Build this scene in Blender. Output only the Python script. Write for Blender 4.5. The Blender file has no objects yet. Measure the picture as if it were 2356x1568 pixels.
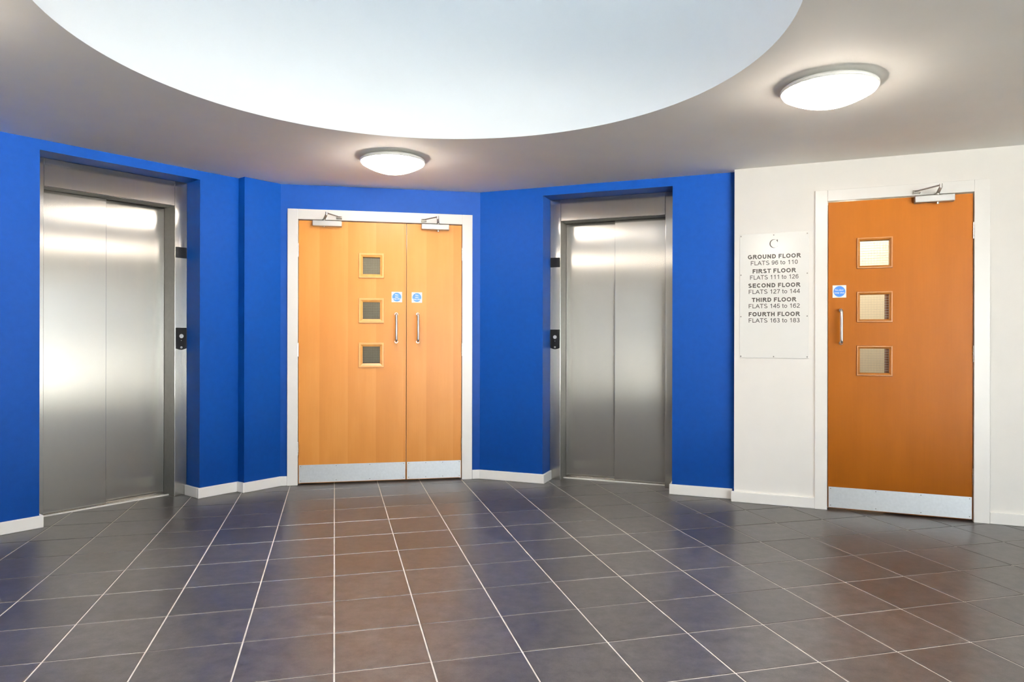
import bpy, bmesh, math, random
from mathutils import Matrix, Vector

S = bpy.context.scene
COL = S.collection
PI = math.pi
random.seed(7)

# ------------------------------------------------------------------ camera
CAM_H = 1.12            # camera height above the tiles
CEIL = 2.29             # ceiling height
cam_d = bpy.data.cameras.new('camera')
cam_d.sensor_fit = 'HORIZONTAL'
cam_d.sensor_width = 36.0
cam_d.lens = 36.0 * 1598.0 / 2356.0
cam_d.shift_y = -5.5 / 2356.0
cam_d.clip_start = 0.02
cam = bpy.data.objects.new('camera', cam_d)
COL.objects.link(cam)
cam.matrix_world = (Matrix.Translation((0, 0, CAM_H)) @ Matrix.Rotation(PI / 2, 4, 'X')
                    @ Matrix.Rotation(0.002, 4, 'Z'))
S.camera = cam

# ------------------------------------------------------------------ sky and exposure
world = bpy.data.worlds.new('overcast_sky')
S.world = world
world.use_nodes = True
bg = world.node_tree.nodes['Background']
bg.inputs['Color'].default_value = (0.78, 0.89, 1.0, 1)
SKY = 4.6
bg.inputs['Strength'].default_value = SKY
S.view_settings.view_transform = 'Standard'
S.view_settings.look = 'None'
S.view_settings.exposure = 1.26
S.view_settings.gamma = 1.0
S.view_settings.use_curve_mapping = False
S.cycles.max_bounces = 10
S.cycles.diffuse_bounces = 6
S.cycles.glossy_bounces = 5
S.cycles.transparent_max_bounces = 12
S.cycles.caustics_reflective = False
S.cycles.caustics_refractive = False
S.cycles.sample_clamp_indirect = 8.0
try:
    S.cycles.use_denoising = True
    S.cycles.denoiser = 'OPENIMAGEDENOISE'
except Exception:
    pass

WELL_C = (-0.331, 2.708)     # circular light well above the lobby
WELL_R = 1.369
WELL_TOP = 17.0
LAMP_LE = 24.0               # radiance of the lamp diffusers


sun_d = bpy.data.lights.new('sun', 'SUN')
sun_d.energy = 400.0
sun_d.angle = math.radians(3)
sun_d.color = (1.0, 0.975, 0.94)
sun = bpy.data.objects.new('sun', sun_d)          # behind the building: it lights the paving outside the windows
sun.rotation_euler = Vector((0.10, -0.50, -0.86)).to_track_quat('-Z', 'Y').to_euler()
COL.objects.link(sun)


def portal(name, loc, rot, sx, sy):
    d = bpy.data.lights.new(name, 'AREA')
    d.shape = 'RECTANGLE'
    d.size, d.size_y = sx, sy
    d.cycles.is_portal = True
    o = bpy.data.objects.new(name, d)
    o.location = loc
    o.rotation_euler = rot
    COL.objects.link(o)


LX, RX, RY = -3.75, 4.30, -3.3        # side and rear walls of the lobby
WIN_Z0, WIN_Z1 = 0.06, 2.22
WIN_Y0, WIN_Y1 = -3.15, -1.2           # side window
WIN_X0, WIN_X1 = 0.75, 4.15            # rear glazed entrance
portal('skylight_portal', (WELL_C[0], WELL_C[1], WELL_TOP + 0.02), (0, 0, 0), 2.8, 2.8)
portal('side_window_portal', (RX + 0.32, (WIN_Y0 + WIN_Y1) / 2, (WIN_Z0 + WIN_Z1) / 2), (0, PI / 2, 0),
       WIN_Z1 - WIN_Z0, WIN_Y1 - WIN_Y0)
portal('rear_window_portal', ((WIN_X0 + WIN_X1) / 2, RY - 0.32, (WIN_Z0 + WIN_Z1) / 2), (-PI / 2, 0, 0),
       WIN_X1 - WIN_X0, WIN_Z1 - WIN_Z0)


# ------------------------------------------------------------------ materials
def new_mat(name):
    m = bpy.data.materials.new(name)
    m.use_nodes = True
    nt = m.node_tree
    return m, nt, nt.nodes['Principled BSDF']


def plain(name, col, rough=0.5, metal=0.0, spec=0.5, noise=0.0, nscale=40.0, bump=0.0, bscale=200.0):
    m, nt, p = new_mat(name)
    p.inputs['Base Color'].default_value = (*col, 1)
    p.inputs['Roughness'].default_value = rough
    p.inputs['Metallic'].default_value = metal
    p.inputs['Specular IOR Level'].default_value = spec
    N, L = nt.nodes, nt.links
    tc = N.new('ShaderNodeTexCoord')
    if noise:
        t = N.new('ShaderNodeTexNoise')
        t.inputs['Scale'].default_value = nscale
        t.inputs['Detail'].default_value = 4
        L.new(tc.outputs['Object'], t.inputs['Vector'])
        r = N.new('ShaderNodeValToRGB')
        r.color_ramp.elements[0].position = 0.3
        r.color_ramp.elements[1].position = 0.7
        r.color_ramp.elements[0].color = (*[c * (1 - noise) for c in col], 1)
        r.color_ramp.elements[1].color = (*[min(1, c * (1 + noise)) for c in col], 1)
        L.new(t.outputs['Fac'], r.inputs['Fac'])
        L.new(r.outputs['Color'], p.inputs['Base Color'])
    if bump:
        t = N.new('ShaderNodeTexNoise')
        t.inputs['Scale'].default_value = bscale
        t.inputs['Detail'].default_value = 3
        L.new(tc.outputs['Object'], t.inputs['Vector'])
        b = N.new('ShaderNodeBump')
        b.inputs['Strength'].default_value = bump
        b.inputs['Distance'].default_value = 0.002
        L.new(t.outputs['Fac'], b.inputs['Height'])
        L.new(b.outputs['Normal'], p.inputs['Normal'])
    return m


M_BLUE = plain('blue_wall_paint', (0.001, 0.043, 0.24), 0.5, spec=0.13, noise=0.04, nscale=25, bump=0.25, bscale=260)
M_WHITE = plain('white_wall_paint', (0.80, 0.78, 0.745), 0.55, spec=0.3, noise=0.012, nscale=6, bump=0.15, bscale=220)
M_CEIL = plain('white_ceiling_paint', (0.90, 0.89, 0.845), 0.7, spec=0.2, noise=0.012, nscale=5, bump=0.1, bscale=200)
M_WELL = plain('light_well_paint', (0.835, 0.86, 0.875), 0.7, spec=0.2, noise=0.008, nscale=4)
M_GLOSSW = plain('white_gloss_paint', (0.83, 0.815, 0.785), 0.3, spec=0.5, noise=0.012, nscale=9)
M_GROUT = plain('pale_grout', (0.62, 0.575, 0.53), 0.8, spec=0.2, noise=0.14, nscale=18)
M_KICK = plain('satin_aluminium_plate', (0.60, 0.61, 0.62), 0.46, metal=0.75, noise=0.04, nscale=60)
M_ALU = plain('silver_closer_paint', (0.46, 0.45, 0.44), 0.42, metal=0.6, noise=0.02, nscale=30)
M_ARM = plain('dull_steel_arm', (0.30, 0.28, 0.25), 0.42, metal=0.8, noise=0.05, nscale=60)
M_CHROME = plain('satin_chrome', (0.72, 0.70, 0.67), 0.18, metal=1.0, noise=0.02, nscale=50)
M_BLACK = plain('black_gloss_plastic', (0.006, 0.006, 0.007), 0.38, spec=0.3, noise=0.2, nscale=30)
M_BUTTON = plain('pale_steel_button', (0.80, 0.82, 0.80), 0.35, metal=0.2, noise=0.02, nscale=80)
M_SIGNW = plain('white_sign_plastic', (0.86, 0.87, 0.83), 0.35, noise=0.01)
M_SIGNB = plain('blue_sign_ink', (0.035, 0.20, 0.66), 0.35, noise=0.02)
M_BOARD = plain('pale_acrylic_board', (0.79, 0.79, 0.765), 0.16, spec=0.5, noise=0.008, nscale=4)
M_INK = plain('dark_brown_lettering', (0.030, 0.024, 0.018), 0.4, noise=0.1, nscale=60)
M_SCREW = plain('dull_screw_steel', (0.22, 0.21, 0.19), 0.4, metal=0.8, noise=0.05, nscale=90)
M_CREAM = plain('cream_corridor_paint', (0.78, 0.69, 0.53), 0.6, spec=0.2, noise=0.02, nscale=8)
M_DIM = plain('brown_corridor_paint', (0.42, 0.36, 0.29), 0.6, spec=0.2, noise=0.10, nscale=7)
M_SHAFT = plain('dark_lift_gap', (0.05, 0.047, 0.043), 0.5, noise=0.1, nscale=20)
M_SILL = plain('bright_sill_edge', (0.85, 0.84, 0.80), 0.32, metal=0.3, noise=0.03, nscale=40)
M_WIRE = plain('wired_glass_mesh', (0.62, 0.56, 0.45), 0.4, metal=0.2, noise=0.1, nscale=90)
M_GROUND = plain('outdoor_paving', (0.46, 0.45, 0.43), 0.8, noise=0.1, nscale=2)
M_SEAM = plain('dark_door_gap', (0.05, 0.03, 0.02), 0.7, noise=0.1, nscale=30)


def tile_material():
    m, nt, p = new_mat('charcoal_floor_tile')
    N, L = nt.nodes, nt.links
    geo = N.new('ShaderNodeNewGeometry')
    oi = N.new('ShaderNodeObjectInfo')
    n1 = N.new('ShaderNodeTexNoise')
    n1.inputs['Scale'].default_value = 16
    n1.inputs['Detail'].default_value = 9
    n1.inputs['Roughness'].default_value = 0.72
    L.new(geo.outputs['Position'], n1.inputs['Vector'])
    n2 = N.new('ShaderNodeTexNoise')
    n2.inputs['Scale'].default_value = 260
    n2.inputs['Detail'].default_value = 3
    L.new(geo.outputs['Position'], n2.inputs['Vector'])
    r = N.new('ShaderNodeValToRGB')
    e = r.color_ramp.elements
    e[0].position, e[0].color = 0.34, (0.032, 0.029, 0.029, 1)
    e[1].position, e[1].color = 0.68, (0.098, 0.088, 0.087, 1)
    L.new(n1.outputs['Fac'], r.inputs['Fac'])
    mx = N.new('ShaderNodeMix')
    mx.data_type = 'RGBA'
    mx.blend_type = 'OVERLAY'
    mx.inputs['Factor'].default_value = 0.5
    L.new(r.outputs['Color'], mx.inputs['A'])
    L.new(n2.outputs['Fac'], mx.inputs['B'])
    hs = N.new('ShaderNodeHueSaturation')
    mr = N.new('ShaderNodeMapRange')
    mr.inputs['To Min'].default_value = 0.86
    mr.inputs['To Max'].default_value = 1.14
    L.new(oi.outputs['Random'], mr.inputs['Value'])
    L.new(mr.outputs['Result'], hs.inputs['Value'])
    L.new(mx.outputs['Result'], hs.inputs['Color'])
    L.new(hs.outputs['Color'], p.inputs['Base Color'])
    rr = N.new('ShaderNodeMapRange')
    rr.inputs['To Min'].default_value = 0.27
    rr.inputs['To Max'].default_value = 0.40
    L.new(n1.outputs['Fac'], rr.inputs['Value'])
    L.new(rr.outputs['Result'], p.inputs['Roughness'])
    p.inputs['Specular IOR Level'].default_value = 0.6
    b = N.new('ShaderNodeBump')
    b.inputs['Strength'].default_value = 0.10
    b.inputs['Distance'].default_value = 0.001
    L.new(n2.outputs['Fac'], b.inputs['Height'])
    L.new(b.outputs['Normal'], p.inputs['Normal'])
    return m


M_TILE = tile_material()


def wood_material(name, c0, c1, c2, band=0.213, off=0.0, spec=0.3, amp=0.30):
    """book-matched vertical veneer: leaves of one width, each shaded across, with a wavering flame grain"""
    m, nt, p = new_mat(name)
    N, L = nt.nodes, nt.links
    tc = N.new('ShaderNodeTexCoord')
    mp = N.new('ShaderNodeMapping')
    mp.inputs['Scale'].default_value = (5.0, 5.0, 0.9)
    L.new(tc.outputs['Object'], mp.inputs['Vector'])
    n1 = N.new('ShaderNodeTexNoise')
    n1.inputs['Scale'].default_value = 1.6
    n1.inputs['Detail'].default_value = 4
    L.new(mp.outputs['Vector'], n1.inputs['Vector'])
    mp2 = N.new('ShaderNodeMapping')
    mp2.inputs['Scale'].default_value = (160.0, 160.0, 3.0)
    L.new(tc.outputs['Object'], mp2.inputs['Vector'])
    n2 = N.new('ShaderNodeTexNoise')
    n2.inputs['Scale'].default_value = 1.0
    n2.inputs['Detail'].default_value = 3
    L.new(mp2.outputs['Vector'], n2.inputs['Vector'])
    n0 = N.new('ShaderNodeTexNoise')
    n0.inputs['Scale'].default_value = 1.3
    L.new(tc.outputs['Object'], n0.inputs['Vector'])
    sx = N.new('ShaderNodeSeparateXYZ')
    L.new(tc.outputs['Object'], sx.inputs['Vector'])

    def math_(op, a, b=None, c=None):
        n = N.new('ShaderNodeMath')
        n.operation = op
        for i, v in enumerate((a, b, c)):
            if v is None:
                continue
            if isinstance(v, (int, float)):
                n.inputs[i].default_value = v
            else:
                L.new(v, n.inputs[i])
        return n.outputs[0]
    x = math_('MULTIPLY_ADD', sx.outputs['X'], 1.0 / band, off)
    fr = math_('FRACT', x)
    tri = math_('MULTIPLY', math_('MULTIPLY', fr, n0.outputs['Fac']), amp * 2)
    v = math_('MULTIPLY_ADD', n1.outputs['Fac'], 0.75, tri)
    v = math_('MULTIPLY_ADD', n2.outputs['Fac'], 0.22, v)
    v = math_('SUBTRACT', v, 0.15)
    r = N.new('ShaderNodeValToRGB')
    e = r.color_ramp.elements
    e[0].position, e[0].color = 0.05, (*c0, 1)
    e[1].position, e[1].color = 0.95, (*c2, 1)
    k = e.new(0.5)
    k.color = (*c1, 1)
    L.new(v, r.inputs['Fac'])
    L.new(r.outputs['Color'], p.inputs['Base Color'])
    p.inputs['Roughness'].default_value = 0.36
    p.inputs['Specular IOR Level'].default_value = spec
    return m


M_WOOD = wood_material('pale_beech_veneer', (0.56, 0.205, 0.034), (0.64, 0.255, 0.048), (0.72, 0.325, 0.080), off=0.28)
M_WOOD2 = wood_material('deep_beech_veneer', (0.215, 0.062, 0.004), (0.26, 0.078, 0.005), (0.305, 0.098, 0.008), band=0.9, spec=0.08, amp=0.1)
M_BEAD = plain('beech_bead', (0.74, 0.36, 0.10), 0.35, noise=0.06, nscale=30)
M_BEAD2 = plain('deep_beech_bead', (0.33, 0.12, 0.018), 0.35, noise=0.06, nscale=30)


def steel_material(name='brushed_stainless_steel', col=(0.52, 0.505, 0.475), rough=0.225, aniso=1.0):
    m, nt, p = new_mat(name)
    N, L = nt.nodes, nt.links
    tc = N.new('ShaderNodeTexCoord')
    mp = N.new('ShaderNodeMapping')
    mp.inputs['Scale'].default_value = (420.0, 420.0, 3.0)
    L.new(tc.outputs['Object'], mp.inputs['Vector'])
    n = N.new('ShaderNodeTexNoise')
    n.inputs['Scale'].default_value = 1.0
    n.inputs['Detail'].default_value = 3
    L.new(mp.outputs['Vector'], n.inputs['Vector'])
    r = N.new('ShaderNodeValToRGB')
    r.color_ramp.elements[0].color = (*[c * 0.93 for c in col], 1)
    r.color_ramp.elements[1].color = (*[c * 1.07 for c in col], 1)
    L.new(n.outputs['Fac'], r.inputs['Fac'])
    L.new(r.outputs['Color'], p.inputs['Base Color'])
    p.inputs['Metallic'].default_value = 1.0
    p.inputs['Roughness'].default_value = rough
    p.inputs['Anisotropic'].default_value = aniso
    tg = N.new('ShaderNodeTangent')
    tg.direction_type = 'RADIAL'
    tg.axis = 'Z'
    L.new(tg.outputs['Tangent'], p.inputs['Tangent'])
    return m


M_STEEL = steel_material()
M_RETURN = plain('dull_grey_lift_return', (0.17, 0.16, 0.145), 0.5, metal=0.5, noise=0.06, nscale=30)


def glass_material():
    m, nt, p = new_mat('clear_glass')
    N, L = nt.nodes, nt.links
    out = N['Material Output']
    N.remove(p)
    tr = N.new('ShaderNodeBsdfTransparent')
    tr.inputs['Color'].default_value = (0.93, 0.95, 0.93, 1)
    gl = N.new('ShaderNodeBsdfGlossy')
    gl.inputs['Roughness'].default_value = 0.02
    fr = N.new('ShaderNodeFresnel')
    fr.inputs['IOR'].default_value = 1.5
    mx = N.new('ShaderNodeMixShader')
    L.new(fr.outputs['Fac'], mx.inputs['Fac'])
    L.new(tr.outputs['BSDF'], mx.inputs[1])
    L.new(gl.outputs['BSDF'], mx.inputs[2])
    L.new(mx.outputs['Shader'], out.inputs['Surface'])
    return m


M_GLASS = glass_material()


def lamp_material():
    m, nt, p = new_mat('glowing_opal_diffuser')
    p.inputs['Base Color'].default_value = (0.9, 0.9, 0.88, 1)
    p.inputs['Emission Color'].default_value = (1.0, 0.885, 0.76, 1)
    p.inputs['Emission Strength'].default_value = LAMP_LE
    return m


M_LAMP = lamp_material()
M_LAMPBODY = plain('white_lamp_body', (0.80, 0.80, 0.78), 0.4, noise=0.01)


# ------------------------------------------------------------------ mesh helpers
class MB:
    def __init__(self):
        self.v, self.f, self.s = [], [], []

    def add(self, verts, faces, smooth=False):
        o = len(self.v)
        self.v += [tuple(p) for p in verts]
        self.f += [tuple(i + o for i in f) for f in faces]
        self.s += [smooth] * len(faces)
        return self

    def box(self, x0, x1, y0, y1, z0, z1):
        return self.add([(x0, y0, z0), (x1, y0, z0), (x1, y1, z0), (x0, y1, z0),
                         (x0, y0, z1), (x1, y0, z1), (x1, y1, z1), (x0, y1, z1)],
                        [(0, 3, 2, 1), (4, 5, 6, 7), (0, 1, 5, 4), (1, 2, 6, 5), (2, 3, 7, 6), (3, 0, 4, 7)])

    def prism_y(self, pts, y0, y1):
        """outline in x,z (counter-clockwise seen from -y) pulled from y0 to y1"""
        n = len(pts)
        v = [(x, y0, z) for x, z in pts] + [(x, y1, z) for x, z in pts]
        f = [tuple(range(n)), tuple(range(2 * n - 1, n - 1, -1))]
        f += [(i, i + n, (i + 1) % n + n, (i + 1) % n) for i in range(n)]
        return self.add(v, f)

    def tube(self, path, r, n=12):
        path = [Vector(p) for p in path]
        v, f = [], []
        up = None
        for i, p in enumerate(path):
            a = path[max(i - 1, 0)]
            b = path[min(i + 1, len(path) - 1)]
            t = (b - a).normalized()
            if up is None:
                up = t.orthogonal().normalized()
            up = (up - t * up.dot(t)).normalized()
            w = t.cross(up)
            v += [p + (up * math.cos(2 * PI * k / n) + w * math.sin(2 * PI * k / n)) * r for k in range(n)]
        for i in range(len(path) - 1):
            for k in range(n):
                f.append((i * n + k, i * n + (k + 1) % n, (i + 1) * n + (k + 1) % n, (i + 1) * n + k))
        self.add(v, f, True)
        m = len(path) - 1
        self.add(v[:n], [tuple(range(n - 1, -1, -1))])
        self.add(v[m * n:], [tuple(range(n))])
        return self

    def lathe(self, prof, n=64, c=(0, 0, 0), smooth=True, flip=False):
        v, f = [], []
        for r, z in prof:
            v += [(c[0] + r * math.cos(2 * PI * k / n), c[1] + r * math.sin(2 * PI * k / n), c[2] + z) for k in range(n)]
        for i in range(len(prof) - 1):
            for k in range(n):
                q = (i * n + k, i * n + (k + 1) % n, (i + 1) * n + (k + 1) % n, (i + 1) * n + k)
                f.append(q[::-1] if flip else q)
        return self.add(v, f, smooth)

    def disc_y(self, x, z, r, y0, y1, n=32):
        return self.prism_y([(x + r * math.cos(2 * PI * k / n), z + r * math.sin(2 * PI * k / n)) for k in range(n)], y0, y1)

    def mesh(self, name):
        me = bpy.data.meshes.new(name)
        me.from_pydata(self.v, [], self.f)
        me.polygons.foreach_set('use_smooth', self.s)
        me.update()
        return me

    def build(self, name, mat, parent=None, bevel=0.0, loc=None, rz=0.0):
        me = self.mesh(name)
        me.materials.append(mat)
        o = bpy.data.objects.new(name, me)
        COL.objects.link(o)
        if parent is not None:
            o.parent = parent
        if loc is not None:
            o.location = loc
        o.rotation_euler[2] = rz
        if bevel:
            b = o.modifiers.new('soft_edges', 'BEVEL')
            b.width = bevel
            b.segments = 2
            b.limit_method = 'ANGLE'
        return o


def tag(o, label=None, cat=None, group=None, kind=None):
    if label:
        o['label'] = label
    if cat:
        o['category'] = cat
    if group:
        o['group'] = group
    if kind:
        o['kind'] = kind
    return o


def empty(name, loc, rz=0.0):
    o = bpy.data.objects.new(name, None)
    o.location = loc
    o.rotation_euler[2] = rz
    o.empty_display_size = 0.1
    COL.objects.link(o)
    return o


class Wall:
    """a wall line in plan: s runs to the right along it, d runs away from the room"""

    def __init__(self, a, b):
        self.a = Vector(a)
        t = Vector(b) - self.a
        self.L = t.length
        self.t = t.normalized()
        self.n = Vector((-self.t.y, self.t.x))
        self.ang = math.atan2(self.t.y, self.t.x)

    def w(self, s, d=0.0):
        return self.a + self.t * s + self.n * d

    def loc(self, s=0.0, d=0.0, z=0.0):
        p = self.w(s, d)
        return (p.x, p.y, z)

    def outside(self, p):
        return (Vector(p[:2]) - self.a).dot(self.n)


W1 = Wall((-2.909, 3.943), (-2.006, 5.091))      # blue wall of the left lift
a2 = W1.w(W1.L, -0.08)
W2 = Wall((a2.x, a2.y), (a2.x + W1.t.x, a2.y + W1.t.y))   # narrow blue pier in front of it
BK = Wall((-1.762, 5.275), (-0.257, 5.567))      # blue wall of the double doors
W3 = Wall((-0.257, 5.567), (1.550, 4.875))       # blue wall of the right lift
WW = Wall((1.536, 4.800), (3.075, 4.175))        # white wall of the single door
LEFT = Wall((LX, RY), (LX, 4.0))
RIGHT = Wall((RX, 4.5), (RX, RY))
REAR = Wall((RX, RY), (LX, RY))

BASE_H, BASE_T = 0.072, 0.018


def wall_mesh(name, W, s0, s1, thick, openings, mat, label, ztop=CEIL):
    """slab from s0 to s1 with rectangular openings (sa, sb, za, zb)"""
    m = MB()
    xs = s0
    for sa, sb, za, zb in sorted(openings):
        m.box(xs, sa, 0, thick, 0, ztop)
        if za > 0:
            m.box(sa, sb, 0, thick, 0, za)
        m.box(sa, sb, 0, thick, zb, ztop)
        xs = sb
    m.box(xs, s1, 0, thick, 0, ztop)
    o = m.build(name, mat, loc=W.loc(), rz=W.ang)
    return tag(o, label, 'wall', kind='structure')


# ------------------------------------------------------------------ the setting
OPEN1 = (0.197, 1.170, 0.0, 2.228)
OPEN3 = (0.530, 1.517, 0.0, 2.226)
OPENB = (0.128, 1.392, 0.0, 2.030)
OPENW = (0.582, 1.410, 0.0, 2.030)
wall_mesh('wall_left', W1, -1.6, W1.L + 0.3, 0.42, [OPEN1], M_BLUE, 'blue wall around the left lift')
wall_mesh('wall_pier', W2, 0.0, 0.62, 0.30, [], M_BLUE, 'narrow blue strip of wall left of the double doors')
wall_mesh('wall_back', BK, -0.0, BK.L + 0.3, 0.12, [OPENB], M_BLUE, 'blue wall around the double doors')
wall_mesh('wall_right', W3, 0.0, W3.L + 0.35, 0.42, [OPEN3], M_BLUE, 'blue wall around the right lift')
wall_mesh('wall_white', WW, 0.0, 3.4, 0.12, [OPENW], M_WHITE, 'white wall around the single door')
wall_mesh('wall_left_side', LEFT, -0.3, LEFT.L + 0.3, 0.30, [], M_WHITE, 'plain white side wall left of the lobby')
wall_mesh('wall_rear', REAR, -0.3, REAR.L + 0.3, 0.30, [(RX - WIN_X1, RX - WIN_X0, WIN_Z0, WIN_Z1)], M_WHITE, 'white rear wall with a wide glazed screen')
wy = lambda y: 4.5 - y
wall_mesh('wall_right_side', RIGHT, -0.6, RIGHT.L + 0.3, 0.30, [(wy(WIN_Y1), wy(WIN_Y0), WIN_Z0, WIN_Z1)], M_WHITE,
          'white side wall with a large window')


def window(name, W, a, b, n, label):
    root = empty(name, W.loc((a + b) / 2, 0.15, WIN_Z0), W.ang)
    tag(root, label, 'window', kind='structure')
    hw, hh = (b - a) / 2, WIN_Z1 - WIN_Z0
    m = MB()
    m.box(-hw, hw, -0.03, 0.03, 0, 0.05).box(-hw, hw, -0.03, 0.03, hh - 0.05, hh)
    for k in range(n + 1):
        x = -hw + 0.025 + (2 * hw - 0.05) * k / n
        m.box(x - 0.025, x + 0.025, -0.029, 0.029, 0.05, hh - 0.05)
    m.build('window_frame', M_GLOSSW, root)
    for k in range(n):
        x0 = -hw + 0.05 + (2 * hw - 0.05) * k / n
        x1 = -hw + (2 * hw - 0.05) * (k + 1) / n
        MB().add([(x0, 0, 0.05), (x1, 0, 0.05), (x1, 0, hh - 0.05), (x0, 0, hh - 0.05)], [(0, 1, 2, 3)]).build('pane', M_GLASS, root)


window('window_1', RIGHT, wy(WIN_Y1), wy(WIN_Y0), 3, 'large white framed window in the side wall')
window('window_2', REAR, RX - WIN_X1, RX - WIN_X0, 3, 'wide white framed glazed screen in the rear wall')


def ceiling():
    X0, X1, Y0, Y1 = -5.2, 4.66, -3.66, 8.6
    cx, cy = WELL_C
    n = 128
    angs = [2 * PI * k / n for k in range(n)]
    angs += [math.atan2(y - cy, x - cx) % (2 * PI) for x in (X0, X1) for y in (Y0, Y1)]
    angs = sorted(set(angs))
    v, f = [], []
    for a in angs:
        c, s = math.cos(a), math.sin(a)
        t = min((((X1 if c > 0 else X0) - cx) / c) if abs(c) > 1e-9 else 1e9,
                (((Y1 if s > 0 else Y0) - cy) / s) if abs(s) > 1e-9 else 1e9)
        for z in (CEIL, CEIL + 0.25):
            v.append((cx + WELL_R * c, cy + WELL_R * s, z))
            v.append((cx + t * c, cy + t * s, z))
    m = len(angs)
    for i in range(m):
        j = (i + 1) % m
        f.append((4 * i, 4 * j, 4 * j + 1, 4 * i + 1))
        f.append((4 * i + 2, 4 * i + 3, 4 * j + 3, 4 * j + 2))
    o = MB().add(v, f).build('ceiling', M_CEIL)
    tag(o, 'pale flat ceiling with a large round opening', 'ceiling', kind='structure')
    w = MB().lathe([(WELL_R, CEIL - 0.0), (WELL_R, WELL_TOP), (WELL_R + 0.12, WELL_TOP), (WELL_R + 0.12, CEIL + 0.25)],
                   n=160, c=(cx, cy, 0), flip=True)
    w = w.build('light_well', M_WELL, o)
    tag(w, 'bright white inside of the round light well')


ceiling()

# floor: pale grout bed with one tile object per visible tile
TS = 0.3265
TYAW = 0.2501
TO = Vector((-0.5933, 2.3255))
TX = Vector((math.cos(TYAW), math.sin(TYAW)))
TY = Vector((-math.sin(TYAW), math.cos(TYAW)))
bed = MB().box(-5.2, 5.4, -3.8, 8.6, -0.20, -0.0022).build('floor', M_GROUT)
tag(bed, 'dark grey tiled floor with pale grout lines', 'floor', kind='structure')


def tile_mesh():
    g = TS / 2 - 0.0027
    b = 0.0016
    v = [(-g, -g, -0.004), (g, -g, -0.004), (g, g, -0.004), (-g, g, -0.004),
         (-g, -g, -b), (g, -g, -b), (g, g, -b), (-g, g, -b),
         (-g + b, -g + b, 0), (g - b, -g + b, 0), (g - b, g - b, 0), (-g + b, g - b, 0)]
    f = [(0, 1, 5, 4), (1, 2, 6, 5), (2, 3, 7, 6), (3, 0, 4, 7),
         (4, 5, 9, 8), (5, 6, 10, 9), (6, 7, 11, 10), (7, 4, 8, 11), (8, 9, 10, 11)]
    return v, f


tv, tf = tile_mesh()
tile_me = MB().add(tv, tf).mesh('tile')
tile_me.materials.append(M_TILE)


def in_view(p):
    if p.y < 0.6:
        return False
    u = 1178 + 1598 * p.x / p.y
    v = 778 + 1598 * CAM_H / p.y
    return -70 < u < 2426 and v < 1640


rest = MB()
n_tiles = 0
for i in range(-16, 20):
    for j in range(-20, 14):
        c = TO + TX * ((i + 0.5) * TS) + TY * ((j + 0.5) * TS)
        cor = [c + TX * (a * TS) + TY * (b * TS) for a in (-.5, .5) for b in (-.5, .5)]
        inside = min(max(W1.outside(q) - 0.30, BK.outside(q) - 0.30, W3.outside(q) - 0.30, WW.outside(q) - 0.40, W2.outside(q) - 0.40,
                         q.x - RX, LX - q.x, RY - q.y) for q in cor) < 0
        if not inside:
            continue
        if any(in_view(q) for q in cor) and n_tiles < 300:
            o = bpy.data.objects.new('tile', tile_me)
            o.parent = bed
            o.location = (c.x, c.y, random.uniform(-0.0003, 0.0003))
            o.rotation_euler = (random.uniform(-0.0008, 0.0008), random.uniform(-0.0008, 0.0008), TYAW)
            COL.objects.link(o)
            n_tiles += 1
        else:
            R = Matrix.Translation((c.x, c.y, 0)) @ Matrix.Rotation(TYAW, 4, 'Z')
            rest.add([R @ Vector(q) for q in tv], tf)
tag(rest.build('tile_field', M_TILE, bed), 'charcoal floor tiles nearer than the picture shows', kind='stuff')

tag(MB().box(-40, 40, -40, 40, -0.5, -0.25).build('outdoor_ground', M_GROUND), 'grey paving outside the building', 'ground', kind='structure')


# skirting: runs given in a wall frame, mitred blocks of one height
def skirting(name, W, runs, label):
    """runs: list of (x0, x1, y0, y1) plan boxes in the wall frame"""
    m = MB()
    for x0, x1, y0, y1 in runs:
        m.box(x0, x1, y0, y1, 0.0, BASE_H)
    o = m.build(name, M_GLOSSW, loc=W.loc(), rz=W.ang, bevel=0.0035)
    tag(o, label, 'skirting', kind='structure')


T = BASE_T
FR_D = 0.18       # lift steel face behind the wall face
skirting('baseboard_left', W1, [(-1.6, OPEN1[0] + T, -T, 0), (OPEN1[0], OPEN1[0] + T, 0, FR_D)],
         'white skirting board left of the left lift')
skirting('baseboard_left_inner', W1, [(OPEN1[1] - T, W1.L - T, -T, 0), (OPEN1[1] - T, OPEN1[1], 0, FR_D), (W1.L - T, W1.L, -0.08 - T, 0)],
         'white skirting board between the left lift and the blue pier')
skirting('baseboard_pier', W2, [(0, 0.300, -T, 0)], 'short white skirting board left of the double door frame')
skirting('baseboard_back', BK, [(0.0, 0.054, -T, 0), (1.470, 1.535, -T, 0)], 'tiny white skirting pieces beside the double door frame')
skirting('baseboard_right', W3, [(0.0, OPEN3[0] + T, -T, 0), (OPEN3[0], OPEN3[0] + T, 0, FR_D)],
         'white skirting board between double doors and right lift')
skirting('baseboard_right_end', W3, [(OPEN3[1] - T, W3.L, -T, 0), (OPEN3[1] - T, OPEN3[1], 0, FR_D)],
         'white skirting board right of the right lift')
skirting('baseboard_white', WW, [(-T, 0.511, -T, 0)], 'white skirting board under the flats sign')
skirting('baseboard_white_end', WW, [(1.489, 3.2, -T, 0)], 'white skirting board right of the single door')


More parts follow.
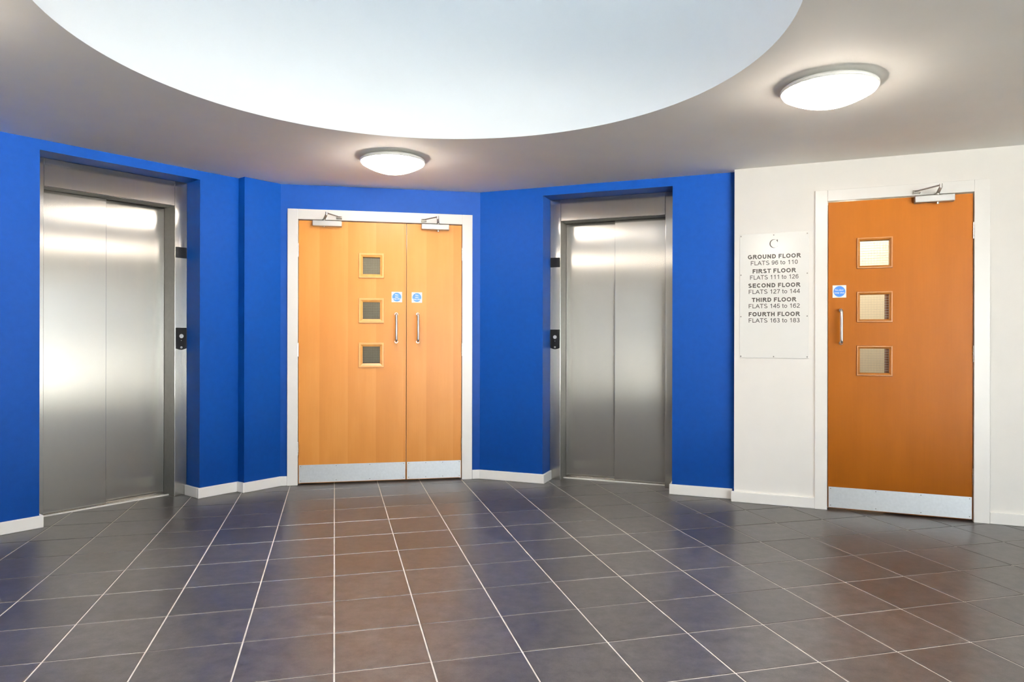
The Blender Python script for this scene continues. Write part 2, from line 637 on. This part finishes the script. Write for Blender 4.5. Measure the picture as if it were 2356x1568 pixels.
# ------------------------------------------------------------------ lettering
def text_mesh(body, width, cap, bold=0.0, depth=0.0006):
    """flat letters facing -y, centred on x, standing on z = 0, fitted to a width and a capital height"""
    c = bpy.data.curves.new('lettering_curve', 'FONT')
    c.body = body
    c.align_x = 'CENTER'
    c.size = 1.0
    c.offset = bold
    c.resolution_u = 4
    o = bpy.data.objects.new('lettering_curve', c)
    COL.objects.link(o)
    dg = bpy.context.evaluated_depsgraph_get()
    me = bpy.data.meshes.new_from_object(o.evaluated_get(dg))
    bpy.data.objects.remove(o)
    bpy.data.curves.remove(c)
    xs = [v.co.x for v in me.vertices]
    ys = [v.co.y for v in me.vertices]
    sx = width / (max(xs) - min(xs))
    mid = (max(xs) + min(xs)) / 2
    sz = cap / (max(ys) - min(ys)) if cap else sx
    y0 = min(ys)
    for v in me.vertices:
        v.co = ((v.co.x - mid) * sx, -depth, (v.co.y - y0) * sz)
    me.update()
    return me


def text_obj(body, width, cap, mat, parent, loc, bold=0.0, name='lettering'):
    me = text_mesh(body, width, cap, bold)
    me.name = name
    me.materials.clear()
    me.materials.append(mat)
    o = bpy.data.objects.new(name, me)
    o.parent = parent
    o.location = loc
    COL.objects.link(o)
    return o


# ------------------------------------------------------------------ lifts
def lift(W, op, label, side, name='lift_entrance'):
    """side = +1: the control jamb and the rear door panel are on the right, -1: mirrored"""
    s0, s1, _, zt = op
    c = (s0 + s1) / 2
    hw = (s1 - s0) / 2
    root = tag(empty(name, W.loc(c), W.ang), label, 'lift')

    def B(*b):
        x0, x1, y0, y1, z0, z1 = b
        if side < 0:
            x0, x1 = -x1, -x0
        return (x0, x1, y0, y1, z0, z1)
    wide, slim, head = 0.088, 0.078, 2.053
    D1, D2 = 0.295, 0.335
    inn1 = hw - wide
    inn0 = -hw + slim
    o = MB().box(*B(inn1, hw - 0.001, FR_D, 0.40, 0.0, zt - 0.001)).build('jamb', M_STEEL, root, bevel=0.002)
    o['label'] = 'wide steel jamb carrying the call buttons'
    MB().box(*B(-hw + 0.001, inn0, FR_D, 0.40, 0.0, zt - 0.001)).build('jamb', M_STEEL, root, bevel=0.002)
    MB().box(*B(inn0 + 0.0006, inn1 - 0.0006, FR_D, 0.40, head, zt - 0.001)).build('header', M_STEEL, root, bevel=0.002)
    mid = (inn0 + inn1) / 2
    MB().box(*B(inn0 + 0.001, mid, D1, D1 + 0.03, 0.0045, head - 0.002)).build('door_panel', M_STEEL, root, bevel=0.0025)
    MB().box(*B(mid - 0.04, inn1 - 0.001, D2, D2 + 0.03, 0.0045, head - 0.002)).build('door_panel', M_STEEL, root, bevel=0.0025)
    MB().box(*B(inn0 + 0.001, inn1 - 0.001, 0.372, 0.399, 0.0, head)).build('shaft_lining', M_SHAFT, root)
    MB().box(*B(inn0 + 0.002, inn1 - 0.002, 0.258, 0.272, 0.0, 0.0075)).build('sill_strip', M_SILL, root)
    MB().box(*B(inn0 + 0.002, inn1 - 0.002, 0.272, 0.372, 0.0, 0.004)).build('sill', M_STEEL, root)
    MB().box(*B(inn1 - 0.0012, inn1 - 0.0001, FR_D + 0.004, D2 - 0.001, 0.0, head - 0.0015)).build('inner_return', M_RETURN, root)
    MB().box(*B(inn0 + 0.0001, inn0 + 0.0009, FR_D + 0.004, D1 - 0.001, 0.0, head - 0.0015)).build('inner_return', M_RETURN, root)
    MB().box(*B(inn0 + 0.001, inn1 - 0.0013, FR_D + 0.004, D1 - 0.001, head - 0.0012, head - 0.0001)).build('header_underside', M_RETURN, root)
    # black floor indicator
    xa, xb = hw - 0.083, hw - 0.006
    if side < 0:
        xa, xb = -xb, -xa
    y0, y1 = FR_D - 0.006, FR_D + 0.001

    def rounded(x0, x1, z0, z1, r, belly=0.0):
        p = []
        for cx_, cz_, a0 in ((x0 + r, z0 + r, 180), (x1 - r, z0 + r, 270), (x1 - r, z1 - r, 0), (x0 + r, z1 - r, 90)):
            for k in range(5):
                a = math.radians(a0 + 22.5 * k)
                p.append((cx_ + r * math.cos(a), cz_ + r * math.sin(a)))
        if belly:
            q = []
            for k, (x, z) in enumerate(p):
                q.append((x, z))
                if k == 4:
                    for t in (0.2, 0.35, 0.5, 0.65, 0.8):
                        q.append((x0 + r + (x1 - x0 - 2 * r) * t, z0 - belly * 4 * t * (1 - t)))
            p = q
        return p
    ind = MB().prism_y(rounded(xa, xb, 1.688, 1.764, 0.004), y0, y1).build('floor_indicator', M_BLACK, root)
    ind['label'] = 'square black floor indicator'
    xm = (xa + xb) / 2
    zb = 1.045
    cp = MB().prism_y(rounded(xa, xb, zb, 1.193, 0.005, belly=0.009), y0, y1).build('call_panel', M_BLACK, root)
    cp['label'] = 'black call panel with one round button'
    MB().disc_y(xm, 1.133, 0.0145, y0 - 0.005, y0).build('call_button', M_BUTTON, cp, bevel=0.001)
    MB().disc_y(xm, 1.1015, 0.0022, y0 - 0.001, y0, 10).build('indicator_dot', M_BUTTON, cp)
    k = MB().disc_y(xm, 1.053, 0.0072, y0 - 0.003, y0, 20).build('key_switch', M_BUTTON, cp)
    MB().box(xm - 0.0012, xm + 0.0012, y0 - 0.0036, y0 - 0.003, 1.049, 1.057).build('keyhole', M_BLACK, cp)
    return root


lift(W1, OPEN1, 'brushed steel lift doors in the blue wall left of the double wooden doors', 1)
lift(W3, OPEN3, 'brushed steel lift doors in the blue wall between double doors and flats sign', -1)


# ------------------------------------------------------------------ door parts (all in the frame of a wall, leaf face at d = 0)
def door_trim(name, W, op, outer, label, y=-0.018):
    """white architrave, lining and stop around a door"""
    o0, o1, oz = outer
    c = (o0 + o1) / 2
    root = tag(empty(name, W.loc(c), W.ang), label, 'door frame', kind='structure')
    X0, X1 = o0 - c, o1 - c
    I0, I1 = op[0] + 0.004 - c, op[1] - 0.004 - c
    zt = 2.026
    MB().box(X0, I0, y, -0.0004, 0, oz).build('architrave', M_GLOSSW, root, bevel=0.002)
    MB().box(I1, X1, y, -0.0004, 0, oz).build('architrave', M_GLOSSW, root, bevel=0.002)
    MB().box(I0 + 0.0004, I1 - 0.0004, y, -0.0004, zt, oz).build('architrave', M_GLOSSW, root, bevel=0.002)
    L0, L1 = op[0] - c, op[1] - c
    for a, b in ((L0, I0), (I1, L1)):
        MB().box(a + 0.0005, b, 0.0, 0.119, 0, 2.0255).build('lining', M_GLOSSW, root)
    MB().box(I0, I1, 0.0, 0.119, 2.0255, 2.0295).build('lining', M_GLOSSW, root)
    for a, b in ((I0, I0 + 0.014), (I1 - 0.014, I1)):
        MB().box(a, b, 0.048, 0.075, 0, 2.012).build('stop_bead', M_GLOSSW, root)
    return root


def leaf_mesh(x0, x1, z0, z1, holes, th=0.044):
    """door leaf slab with square holes stacked in one column"""
    m = MB()
    if not holes:
        return m.box(x0, x1, 0, th, z0, z1)
    ha, hb = holes[0][0], holes[0][1]
    m.box(x0, ha, 0, th, z0, z1).box(hb, x1, 0, th, z0, z1)
    z = z0
    for _, _, za, zb in sorted(holes, key=lambda q: q[2]):
        m.box(ha, hb, 0, th, z, za)
        z = zb
    m.box(ha, hb, 0, th, z, z1)
    return m


def vision_panel(root, x0, x1, z0, z1, w, bead_mat, proud=0.012):
    """bevelled bead frame with wired glass; x0..z1 is the outside of the bead"""
    yo, yi = -proud, 0.018
    v, f = [], []
    rings = [(0.0, 0.0), (0.002, yo), (w * 0.45, yo), (w, yo * 0.2), (w, yi)]
    for ins, y in rings:
        v += [(x0 + ins, y, z0 + ins), (x1 - ins, y, z0 + ins), (x1 - ins, y, z1 - ins), (x0 + ins, y, z1 - ins)]
    for r in range(len(rings) - 1):
        for k in range(4):
            a, b = r * 4 + k, r * 4 + (k + 1) % 4
            f.append((a, b, b + 4, a + 4))
    fr = MB().add(v, f).build('vision_panel_frame', bead_mat, root)
    a, b, c, d = x0 + w, x1 - w, z0 + w, z1 - w
    MB().box(a, b, yi - 0.001, yi + 0.005, c, d).build('glass_pane', M_GLASS, fr)
    m = MB()
    n = 10
    t = 0.0011
    for k in range(1, n):
        z = c + (d - c) * k / n
        m.box(a, b, yi + 0.0055, yi + 0.0055 + t, z - t, z + t)
        x = a + (b - a) * k / n
        m.box(x - t * 0.6, x + t * 0.6, yi + 0.0056, yi + 0.0056 + t, c, d)
    o = m.build('wire_mesh', M_WIRE, fr)
    o['kind'] = 'stuff'
    return fr


def pull_handle(root, x, z0, z1, r=0.0095, out=0.062):
    c = 0.018
    path = [(x, 0.0, z0 + r), (x, -out + c, z0 + r)]
    for k in range(1, 5):
        a = PI / 2 * k / 4
        path.append((x, -out + c - c * math.sin(a), z0 + r + c - c * math.cos(a)))
    for k in range(0, 5):
        a = PI / 2 * k / 4
        path.append((x, -out + c - c * math.cos(a), z1 - r - c + c * math.sin(a)))
    path.append((x, 0.0, z1 - r))
    h = MB().tube(path, r, 14).build('pull_handle', M_CHROME, root)
    for z in (z0 + r, z1 - r):
        m = MB()
        n = 20
        v = [(x + 0.0125 * math.cos(2 * PI * k / n), -0.003, z + 0.0125 * math.sin(2 * PI * k / n)) for k in range(n)]
        v += [(p[0], 0.0, p[2]) for p in v]
        m.add(v, [tuple(range(n))] + [(k, k + n, (k + 1) % n + n, (k + 1) % n) for k in range(n)])
        m.build('handle_rose', M_CHROME, h)


def hinge(root, x, z0, z1):
    m = MB().tube([(x, -0.004, z0), (x, -0.004, z1)], 0.0068, 12)
    h = m.build('hinge', M_CHROME, root)
    k = MB()
    n = 5
    for q in range(1, n):
        z = z0 + (z1 - z0) * q / n
        k.tube([(x, -0.004, z - 0.0008), (x, -0.004, z + 0.0008)], 0.0071, 12)
    k.build('knuckle_joint', M_SCREW, h)


def closer(root, x0, x1, xr, elbow, shoe, knob):
    """silver surface closer: body on the leaf, arm folded out to an elbow and back to a shoe on the frame"""
    b = MB().box(x0, x1, -0.056, -0.0005, 1.974, 2.016).build('door_closer', M_ALU, root, bevel=0.004)
    MB().tube([(xr, -0.030, 2.014), (xr, -0.030, 2.028)], 0.012, 14).build('spindle', M_ARM, b)
    MB().tube([(xr, -0.034, 1.975), (xr, -0.034, 1.975 - knob)], 0.009, 14).build('spindle_cap', M_CHROME, b)

    def bar(p, q, w, t):
        p, q = Vector(p), Vector(q)
        d = (q - p).normalized()
        s = Vector((d.y, -d.x, 0)).normalized() * w
        u = Vector((0, 0, t))
        v = [p - s - u, q - s - u, q + s - u, p + s - u, p - s + u, q - s + u, q + s + u, p + s + u]
        return MB().add(v, [(0, 3, 2, 1), (4, 5, 6, 7), (0, 1, 5, 4), (1, 2, 6, 5), (2, 3, 7, 6), (3, 0, 4, 7)])
    bar((xr, -0.025, 2.030), (elbow[0], elbow[1], 2.034), 0.009, 0.0035).build('main_arm', M_ARM, b, bevel=0.001)
    MB().tube([(elbow[0], elbow[1], 2.028), (elbow[0], elbow[1], 2.052)], 0.0085, 12).build('elbow_joint', M_CHROME, b)
    bar((elbow[0], elbow[1], 2.044), (shoe[0], -0.045, 2.046), 0.0055, 0.0035).build('forearm', M_ARM, b, bevel=0.001)
    sg = 1 if shoe[0] > xr else -1
    xa, xb = sorted((shoe[0] - 0.030 * sg, shoe[0] + 0.010 * sg))
    MB().box(xa, xb, -0.052, -0.0185, 2.036, 2.042).build('shoe', M_ARM, b, bevel=0.001)
    MB().box(xa, xb, -0.024, -0.0185, 2.032, 2.058).build('shoe_plate', M_ARM, b, bevel=0.001)


def kick_plate(root, x0, x1, z0, z1):
    k = MB().box(x0, x1, -0.0022, -0.0002, z0, z1).build('kick_plate', M_KICK, root)
    for x in (x0 + 0.012, x0 + (x1 - x0) * 0.345, x0 + (x1 - x0) * 0.66, x1 - 0.012):
        for z in (z0 + 0.014, z1 - 0.011):
            MB().disc_y(x, z, 0.0032, -0.0032, -0.0022, 12).build('screw', M_SCREW, k)


def door(name, W, s0, s1, label, wood, bead, panels, holes_w, handle, hinge_side, closer_args, z1=2.019):
    root = tag(empty(name, W.loc(s0), W.ang), label, 'door', kind='structure')
    w = s1 - s0
    holes = [(a - s0 + holes_w, b - s0 - holes_w, c + holes_w, d - holes_w) for a, b, c, d in panels]
    leaf_mesh(0, w, 0.012, z1, holes).build('door_leaf', wood, root)
    for a, b, c, d in panels:
        vision_panel(root, a - s0, b - s0, c, d, holes_w, bead)
    pull_handle(root, handle - s0, 1.086, 1.318)
    for z in (1.740, 0.981, 0.229):
        hinge(root, (-0.004 if hinge_side < 0 else w + 0.004), z, z + 0.102)
    kick_plate(root, 0.004, w - 0.004, 0.016, 0.151)
    x0, x1, xr, el, sh, kn = closer_args
    closer(root, x0 - s0, x1 - s0, xr - s0, (el[0] - s0, el[1]), (sh - s0,), kn)
    return root


door_trim('trim_1', BK, OPENB, (0.055, 1.469, 2.104), 'white door frame around the double wooden doors')
door_trim('trim_2', WW, OPENW, (0.511, 1.488, 2.099), 'white door frame around the single wooden door')
BP = [(0.583, 0.777, 1.587, 1.781), (0.583, 0.777, 1.239, 1.432), (0.583, 0.777, 0.894, 1.087)]
door('door_1', BK, 0.136, 0.9475, 'wide orange wooden leaf of the double doors with three small windows', M_WOOD, M_BEAD, BP, 0.031,
     0.871, -1, (0.240, 0.457, 0.325, (0.356, -0.22), 0.446, 0.008))
door('door_2', BK, 0.9525, 1.384, 'narrow orange wooden leaf of the double doors without windows', M_WOOD, M_BEAD, [], 0.03,
     1.038, 1, (1.064, 1.280, 1.195, (1.176, -0.22), 1.072, 0.016))
WP = [(0.759, 0.966, 1.577, 1.777), (0.759, 0.966, 1.230, 1.428), (0.759, 0.966, 0.884, 1.079)]
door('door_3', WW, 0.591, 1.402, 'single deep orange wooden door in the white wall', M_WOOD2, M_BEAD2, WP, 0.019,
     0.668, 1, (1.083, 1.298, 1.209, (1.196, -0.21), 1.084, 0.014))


# fire door signs
def fire_sign(W, s, z, lines, label, size=0.081):
    root = tag(empty('fire_door_sign', W.loc(s, 0, z), W.ang), label, 'sign', 'fire door signs')
    h = size / 2
    MB().box(-h, h, -0.0022, -0.0002, -h, h).build('plate', M_SIGNW, root)
    MB().disc_y(0, 0, h * 0.86, -0.0027, -0.0022, 40).build('blue_disc', M_SIGNB, root)
    for body, wd, zz, cp in lines:
        text_obj(body, wd * size, cp * size, M_SIGNW, root, (0, -0.0027, zz * size), bold=0.02)
    return root


L3 = [('Fire', 0.27, 0.145, 0.13), ('door', 0.32, -0.055, 0.13), ('keep shut', 0.74, -0.27, 0.16)]
L2 = [('Fire door', 0.64, 0.055, 0.13), ('keep shut', 0.72, -0.20, 0.16)]
fire_sign(BK, 0.875, 1.4435, L3, 'round blue fire door sign on the wide leaf of the double doors')
fire_sign(BK, 1.031, 1.442, L3, 'round blue fire door sign on the narrow leaf of the double doors')
fire_sign(WW, 0.6575, 1.433, L2, 'round blue fire door sign on the single door')


# stroke alphabet: plain grotesque capitals and figures, capital height 1
def glyph(ch, t):
    h, H = t / 2, 1 - t / 2

    def arc(cx_, cy_, rx, ry, a0, a1, n=14):
        return [(cx_ + rx * math.cos(math.radians(a0 + (a1 - a0) * k / n)), cy_ + ry * math.sin(math.radians(a0 + (a1 - a0) * k / n)))
                for k in range(n + 1)]

    def oval(x0, x1, y0=h, y1=H):
        return arc((x0 + x1) / 2, (y0 + y1) / 2, (x1 - x0) / 2, (y1 - y0) / 2, 90, 450, 28)
    g = {
        'A': (0.93, [[(0.05, 0), (0.465, H)], [(0.465, H), (0.88, 0)], [(0.20, 0.33), (0.73, 0.33)]]),
        'C': (1.01, [arc(0.53, 0.5, 0.43 - h, 0.5 - h, 42, 318, 26)]),
        'D': (1.01, [[(0.12 + h, 0), (0.12 + h, 1)], [(0.12 + h, H), (0.45, H)] + arc(0.47, 0.5, 0.46 - h, 0.5 - h, 85, -85, 20) + [(0.12 + h, h)]]),
        'E': (0.93, [[(0.12 + h, 0), (0.12 + h, 1)], [(0.12, H), (0.85, H)], [(0.12, 0.52), (0.80, 0.52)], [(0.12, h), (0.87, h)]]),
        'F': (0.85, [[(0.12 + h, 0), (0.12 + h, 1)], [(0.12, H), (0.80, H)], [(0.12, 0.50), (0.70, 0.50)]]),
        'G': (1.09, [arc(0.55, 0.5, 0.46 - h, 0.5 - h, 45, 325, 26) + [(1.0 - h, 0.18)], [(1.0 - h, 0.12), (1.0 - h, 0.49)], [(0.58, 0.47), (1.0, 0.47)]]),
        'H': (1.01, [[(0.12 + h, 0), (0.12 + h, 1)], [(0.89 - h, 0), (0.89 - h, 1)], [(0.12, 0.52), (0.89, 0.52)]]),
        'I': (0.39, [[(0.195, 0), (0.195, 1)]]),
        'L': (0.78, [[(0.11 + h, 0), (0.11 + h, 1)], [(0.11, h), (0.75, h)]]),
        'N': (1.01, [[(0.11 + h, 0), (0.11 + h, 1)], [(0.11 + h, 1 - h), (0.90 - h, h)], [(0.90 - h, 0), (0.90 - h, 1)]]),
        'O': (1.09, [oval(0.07 + h, 1.02 - h)]),
        'R': (1.01, [[(0.12 + h, 0), (0.12 + h, 1)], [(0.12, H), (0.60, H)] + arc(0.62, 0.73, 0.26 - h, 0.27 - h, 85, -90, 12) + [(0.12, 0.46 + h)], [(0.55, 0.46), (0.93, 0)]]),
        'S': (0.93, [arc(0.465, 0.745, 0.36 - h, 0.255 - h, 25, 250, 18) + [(0.465, 0.51)] + arc(0.475, 0.265, 0.39 - h, 0.265 - h, 75, -160, 18)]),
        'T': (0.85, [[(0.425, 0), (0.425, 1)], [(0.03, H), (0.82, H)]]),
        'U': (1.01, [[(0.11 + h, 1), (0.11 + h, 0.38)] + arc(0.505, 0.38, 0.395 - h, 0.38 - h, 180, 360, 18) + [(0.90 - h, 1)]]),
        'o': (0.78, [oval(0.06 + h, 0.72 - h, h, 0.74 - h)]),
        't': (0.42, [[(0.20, 0.95), (0.20, 0.18), (0.23, h + 0.03), (0.29, h), (0.39, h)], [(0.04, 0.70), (0.38, 0.70)]]),
        '0': (0.78, [oval(0.06 + h, 0.72 - h)]),
        '1': (0.78, [[(0.48, 0), (0.48, 1)], [(0.48, 0.95), (0.36, 0.82), (0.20, 0.73)]]),
        '2': (0.78, [arc(0.39, 0.70, 0.31 - h, 0.30 - h, 165, -25, 14) + [(0.30, 0.30), (0.10, h)], [(0.06, h), (0.72, h)]]),
        '3': (0.78, [arc(0.37, 0.745, 0.28 - h, 0.255 - h, 160, -80, 14) + [(0.30, 0.53)], [(0.30, 0.53)] + arc(0.38, 0.275, 0.32 - h, 0.275 - h, 85, -160, 16)]),
        '4': (0.78, [[(0.55, 0), (0.55, 1)], [(0.55, 0.95), (0.08, 0.28)], [(0.04, 0.28), (0.74, 0.28)]]),
        '5': (0.78, [[(0.66, H), (0.22, H), (0.13, 0.50)] + arc(0.37, 0.32, 0.34 - h, 0.32 - h, 125, -160, 18)]),
        '6': (0.78, [oval(0.06 + h, 0.72 - h, h, 0.62), [(0.06 + h, 0.34)] + arc(0.42, 0.52, 0.36 - h, 0.48 - h, 180, 35, 14)]),
        '7': (0.78, [[(0.06, H), (0.70, H)], [(0.68, H), (0.45, 0.55), (0.30, 0)]]),
        '8': (0.78, [oval(0.10 + h, 0.68 - h, 0.52, H), oval(0.06 + h, 0.72 - h, h, 0.52)]),
        '9': (0.78, [oval(0.06 + h, 0.72 - h, 0.38, H), [(0.72 - h, 0.66)] + arc(0.36, 0.48, 0.36 - h, 0.48 - h, 0, -145, 14)]),
        ' ': (0.36, []),
    }
    return g[ch]


def stroke_text(body, width, cap, t, root, x, y, z, name='lettering'):
    """a printed line of monoline letters as one flat sheet, centred on x and standing on z"""
    total = sum(glyph(c, t)[0] for c in body)
    sx = width / (total - 0.2)
    m = MB()
    pen = -(total - 0.0) / 2
    lift_ = 0
    for c in body:
        adv, strokes = glyph(c, t)
        for st in strokes:
            pts = []
            for p in st:
                if not pts or (Vector(p) - pts[-1]).length > 1e-4:
                    pts.append(Vector(p))
            if len(pts) < 2:
                continue
            v, f = [], []
            closed = (pts[0] - pts[-1]).length < 1e-3
            for i, p in enumerate(pts):
                a = pts[i - 1] if i else (pts[-2] if closed else p)
                b = pts[i + 1] if i + 1 < len(pts) else (pts[1] if closed else p)
                d0 = (p - a).normalized() if (p - a).length > 1e-6 else (b - p).normalized()
                d1 = (b - p).normalized() if (b - p).length > 1e-6 else d0
                n0 = Vector((-d0.y, d0.x))
                n1 = Vector((-d1.y, d1.x))
                nn = (n0 + n1).normalized()
                k = t / 2 / max(0.5, nn.dot(n1))
                for q in (p + nn * k, p - nn * k):
                    v.append(((pen + q.x) * sx, -0.00002 * (lift_ % 5), q.y * cap))
            for i in range(len(pts) - 1):
                f.append((2 * i + 1, 2 * i + 3, 2 * i + 2, 2 * i))
            m.add(v, f)
            lift_ += 1
        pen += adv
    return m.build(name, M_INK, root, loc=(x, y, z))


# flats board
def flats_board():
    root = tag(empty('flats_sign', WW.loc(0.2545, 0, 0.992), WW.ang), 'pale rectangular sign listing floors and flats beside the single door', 'sign')
    hw, H = 0.219, 0.846
    MB().box(-hw, hw, -0.005, -0.0005, 0, H).build('board', M_BOARD, root, bevel=0.001)
    for x in (-hw + 0.008, 0.0, hw - 0.010):
        for z in (0.010, H - 0.014):
            MB().disc_y(x, z, 0.0042, -0.0064, -0.005, 12).build('screw', M_SCREW, root)
    for x in (-hw + 0.008, hw - 0.010):
        for z in (0.282, 0.567):
            MB().disc_y(x, z, 0.0042, -0.0064, -0.005, 12).build('screw', M_SCREW, root)
    # serif C
    n = 40
    out, inn = [], []
    for k in range(n + 1):
        a = math.radians(42 + (322 - 42) * k / n)
        out.append((0.0 + 0.028 * math.cos(a), 0.0292 * math.sin(a)))
        inn.append((0.0045 + 0.0255 * math.cos(a), 0.0270 * math.sin(a)))
    v = [(x, -0.0056, z) for x, z in out] + [(x, -0.0056, z) for x, z in inn]
    f = [(k, k + 1, n + 1 + k + 1, n + 1 + k) for k in range(n)]
    m = MB().add(v, f)
    tx = out[0][0]
    m.add([(tx + 0.0035, -0.0056, 0.0275), (tx + 0.0035, -0.0056, 0.0090), (tx + 0.0018, -0.0056, 0.0090), (tx - 0.0035, -0.0056, 0.0190), (tx - 0.006, -0.0056, 0.0235)],
          [(0, 4, 3, 2, 1)])
    m.build('lettering', M_INK, root, loc=(0.001, 0, 1.766 - 0.992))
    rows = [('GROUND FLOOR', 0.333, 'FLATS 96 to 110', 0.297), ('FIRST FLOOR', 0.273, 'FLATS 111 to 126', 0.306),
            ('SECOND FLOOR', 0.328, 'FLATS 127 to 144', 0.323), ('THIRD FLOOR', 0.278, 'FLATS 145 to 162', 0.323),
            ('FOURTH FLOOR', 0.323, 'FLATS 163 to 183', 0.323)]
    for k, (a, wa, b, wb) in enumerate(rows):
        z = 1.680 - 0.0977 * k - 0.992
        stroke_text(a, wa, 0.029, 0.225, root, 0.001, -0.0056, z - 0.0142)
        stroke_text(b, wb, 0.029, 0.145, root, 0.001, -0.0056, z - 0.0425 - 0.0142)


flats_board()


# ------------------------------------------------------------------ ceiling lamps, four on a ring round the light well
def lamp(x, y, label):
    root = tag(empty('ceiling_lamp', (x, y, CEIL)), label, 'lamp', 'round ceiling lamps around the light well')
    MB().lathe([(0.0, -0.0005), (0.150, -0.0005), (0.150, -0.020), (0.185, -0.026)], 64, flip=True).build('base', M_LAMPBODY, root)
    MB().lathe([(0.150, -0.008), (0.196, -0.011), (0.2075, -0.020), (0.2095, -0.029), (0.2065, -0.034), (0.190, -0.034)], 72, flip=True).build('rim', M_LAMPBODY, root)
    pr = [(0.2000, -0.033), (0.2010, -0.038), (0.1975, -0.044)]
    for k in range(1, 13):
        t = k / 12.0
        pr.append((0.1975 * (1 - t), -0.044 - 0.062 * (1 - (1 - t) ** 1.9)))
    MB().lathe(pr, 72, flip=True).build('diffuser', M_LAMP, root)
    return root


LR = 1.842
for a, lb in ((103.9, 'round glowing ceiling lamp in front of the double wooden doors'),
              (14.9, 'large round glowing ceiling lamp above the single wooden door'),
              (194.4, 'round ceiling lamp left of the light well'),
              (284.4, 'round ceiling lamp over the near side of the lobby')):
    a = math.radians(a)
    lamp(WELL_C[0] + LR * math.cos(a), WELL_C[1] + LR * math.sin(a), lb)


# ------------------------------------------------------------------ what the door windows look into
def corridor(name, W, s0, s1, d1, mat, label, d0=0.121):
    m = MB()
    m.box(s0 - 0.1, s0, d0, d1 + 0.1, 0, CEIL).box(s1, s1 + 0.1, d0, d1 + 0.1, 0, CEIL).box(s0, s1, d1, d1 + 0.1, 0, CEIL)
    tag(m.build(name, mat, loc=W.loc(), rz=W.ang), label, 'wall', kind='structure')


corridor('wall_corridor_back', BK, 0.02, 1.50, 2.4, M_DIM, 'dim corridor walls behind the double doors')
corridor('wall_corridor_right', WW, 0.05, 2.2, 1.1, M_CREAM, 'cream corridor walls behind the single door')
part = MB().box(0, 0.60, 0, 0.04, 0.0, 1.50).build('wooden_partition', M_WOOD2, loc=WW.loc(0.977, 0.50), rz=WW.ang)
tag(part, 'low wooden panel glimpsed through the windows of the single door', 'partition')


def bulb(name, loc, watt, col):
    d = bpy.data.lights.new(name, 'POINT')
    d.energy = watt
    d.color = col
    d.shadow_soft_size = 0.12
    o = bpy.data.objects.new(name, d)
    o.location = loc
    COL.objects.link(o)


bulb('corridor_light', WW.loc(0.75, 0.62, 2.10), 13, (1.0, 0.90, 0.76))
bulb('dim_corridor_fill', BK.loc(0.75, 1.4, 2.1), 5, (1.0, 0.90, 0.75))  # added weak fill, no known lamp: keeps the corridor behind the panes from going black
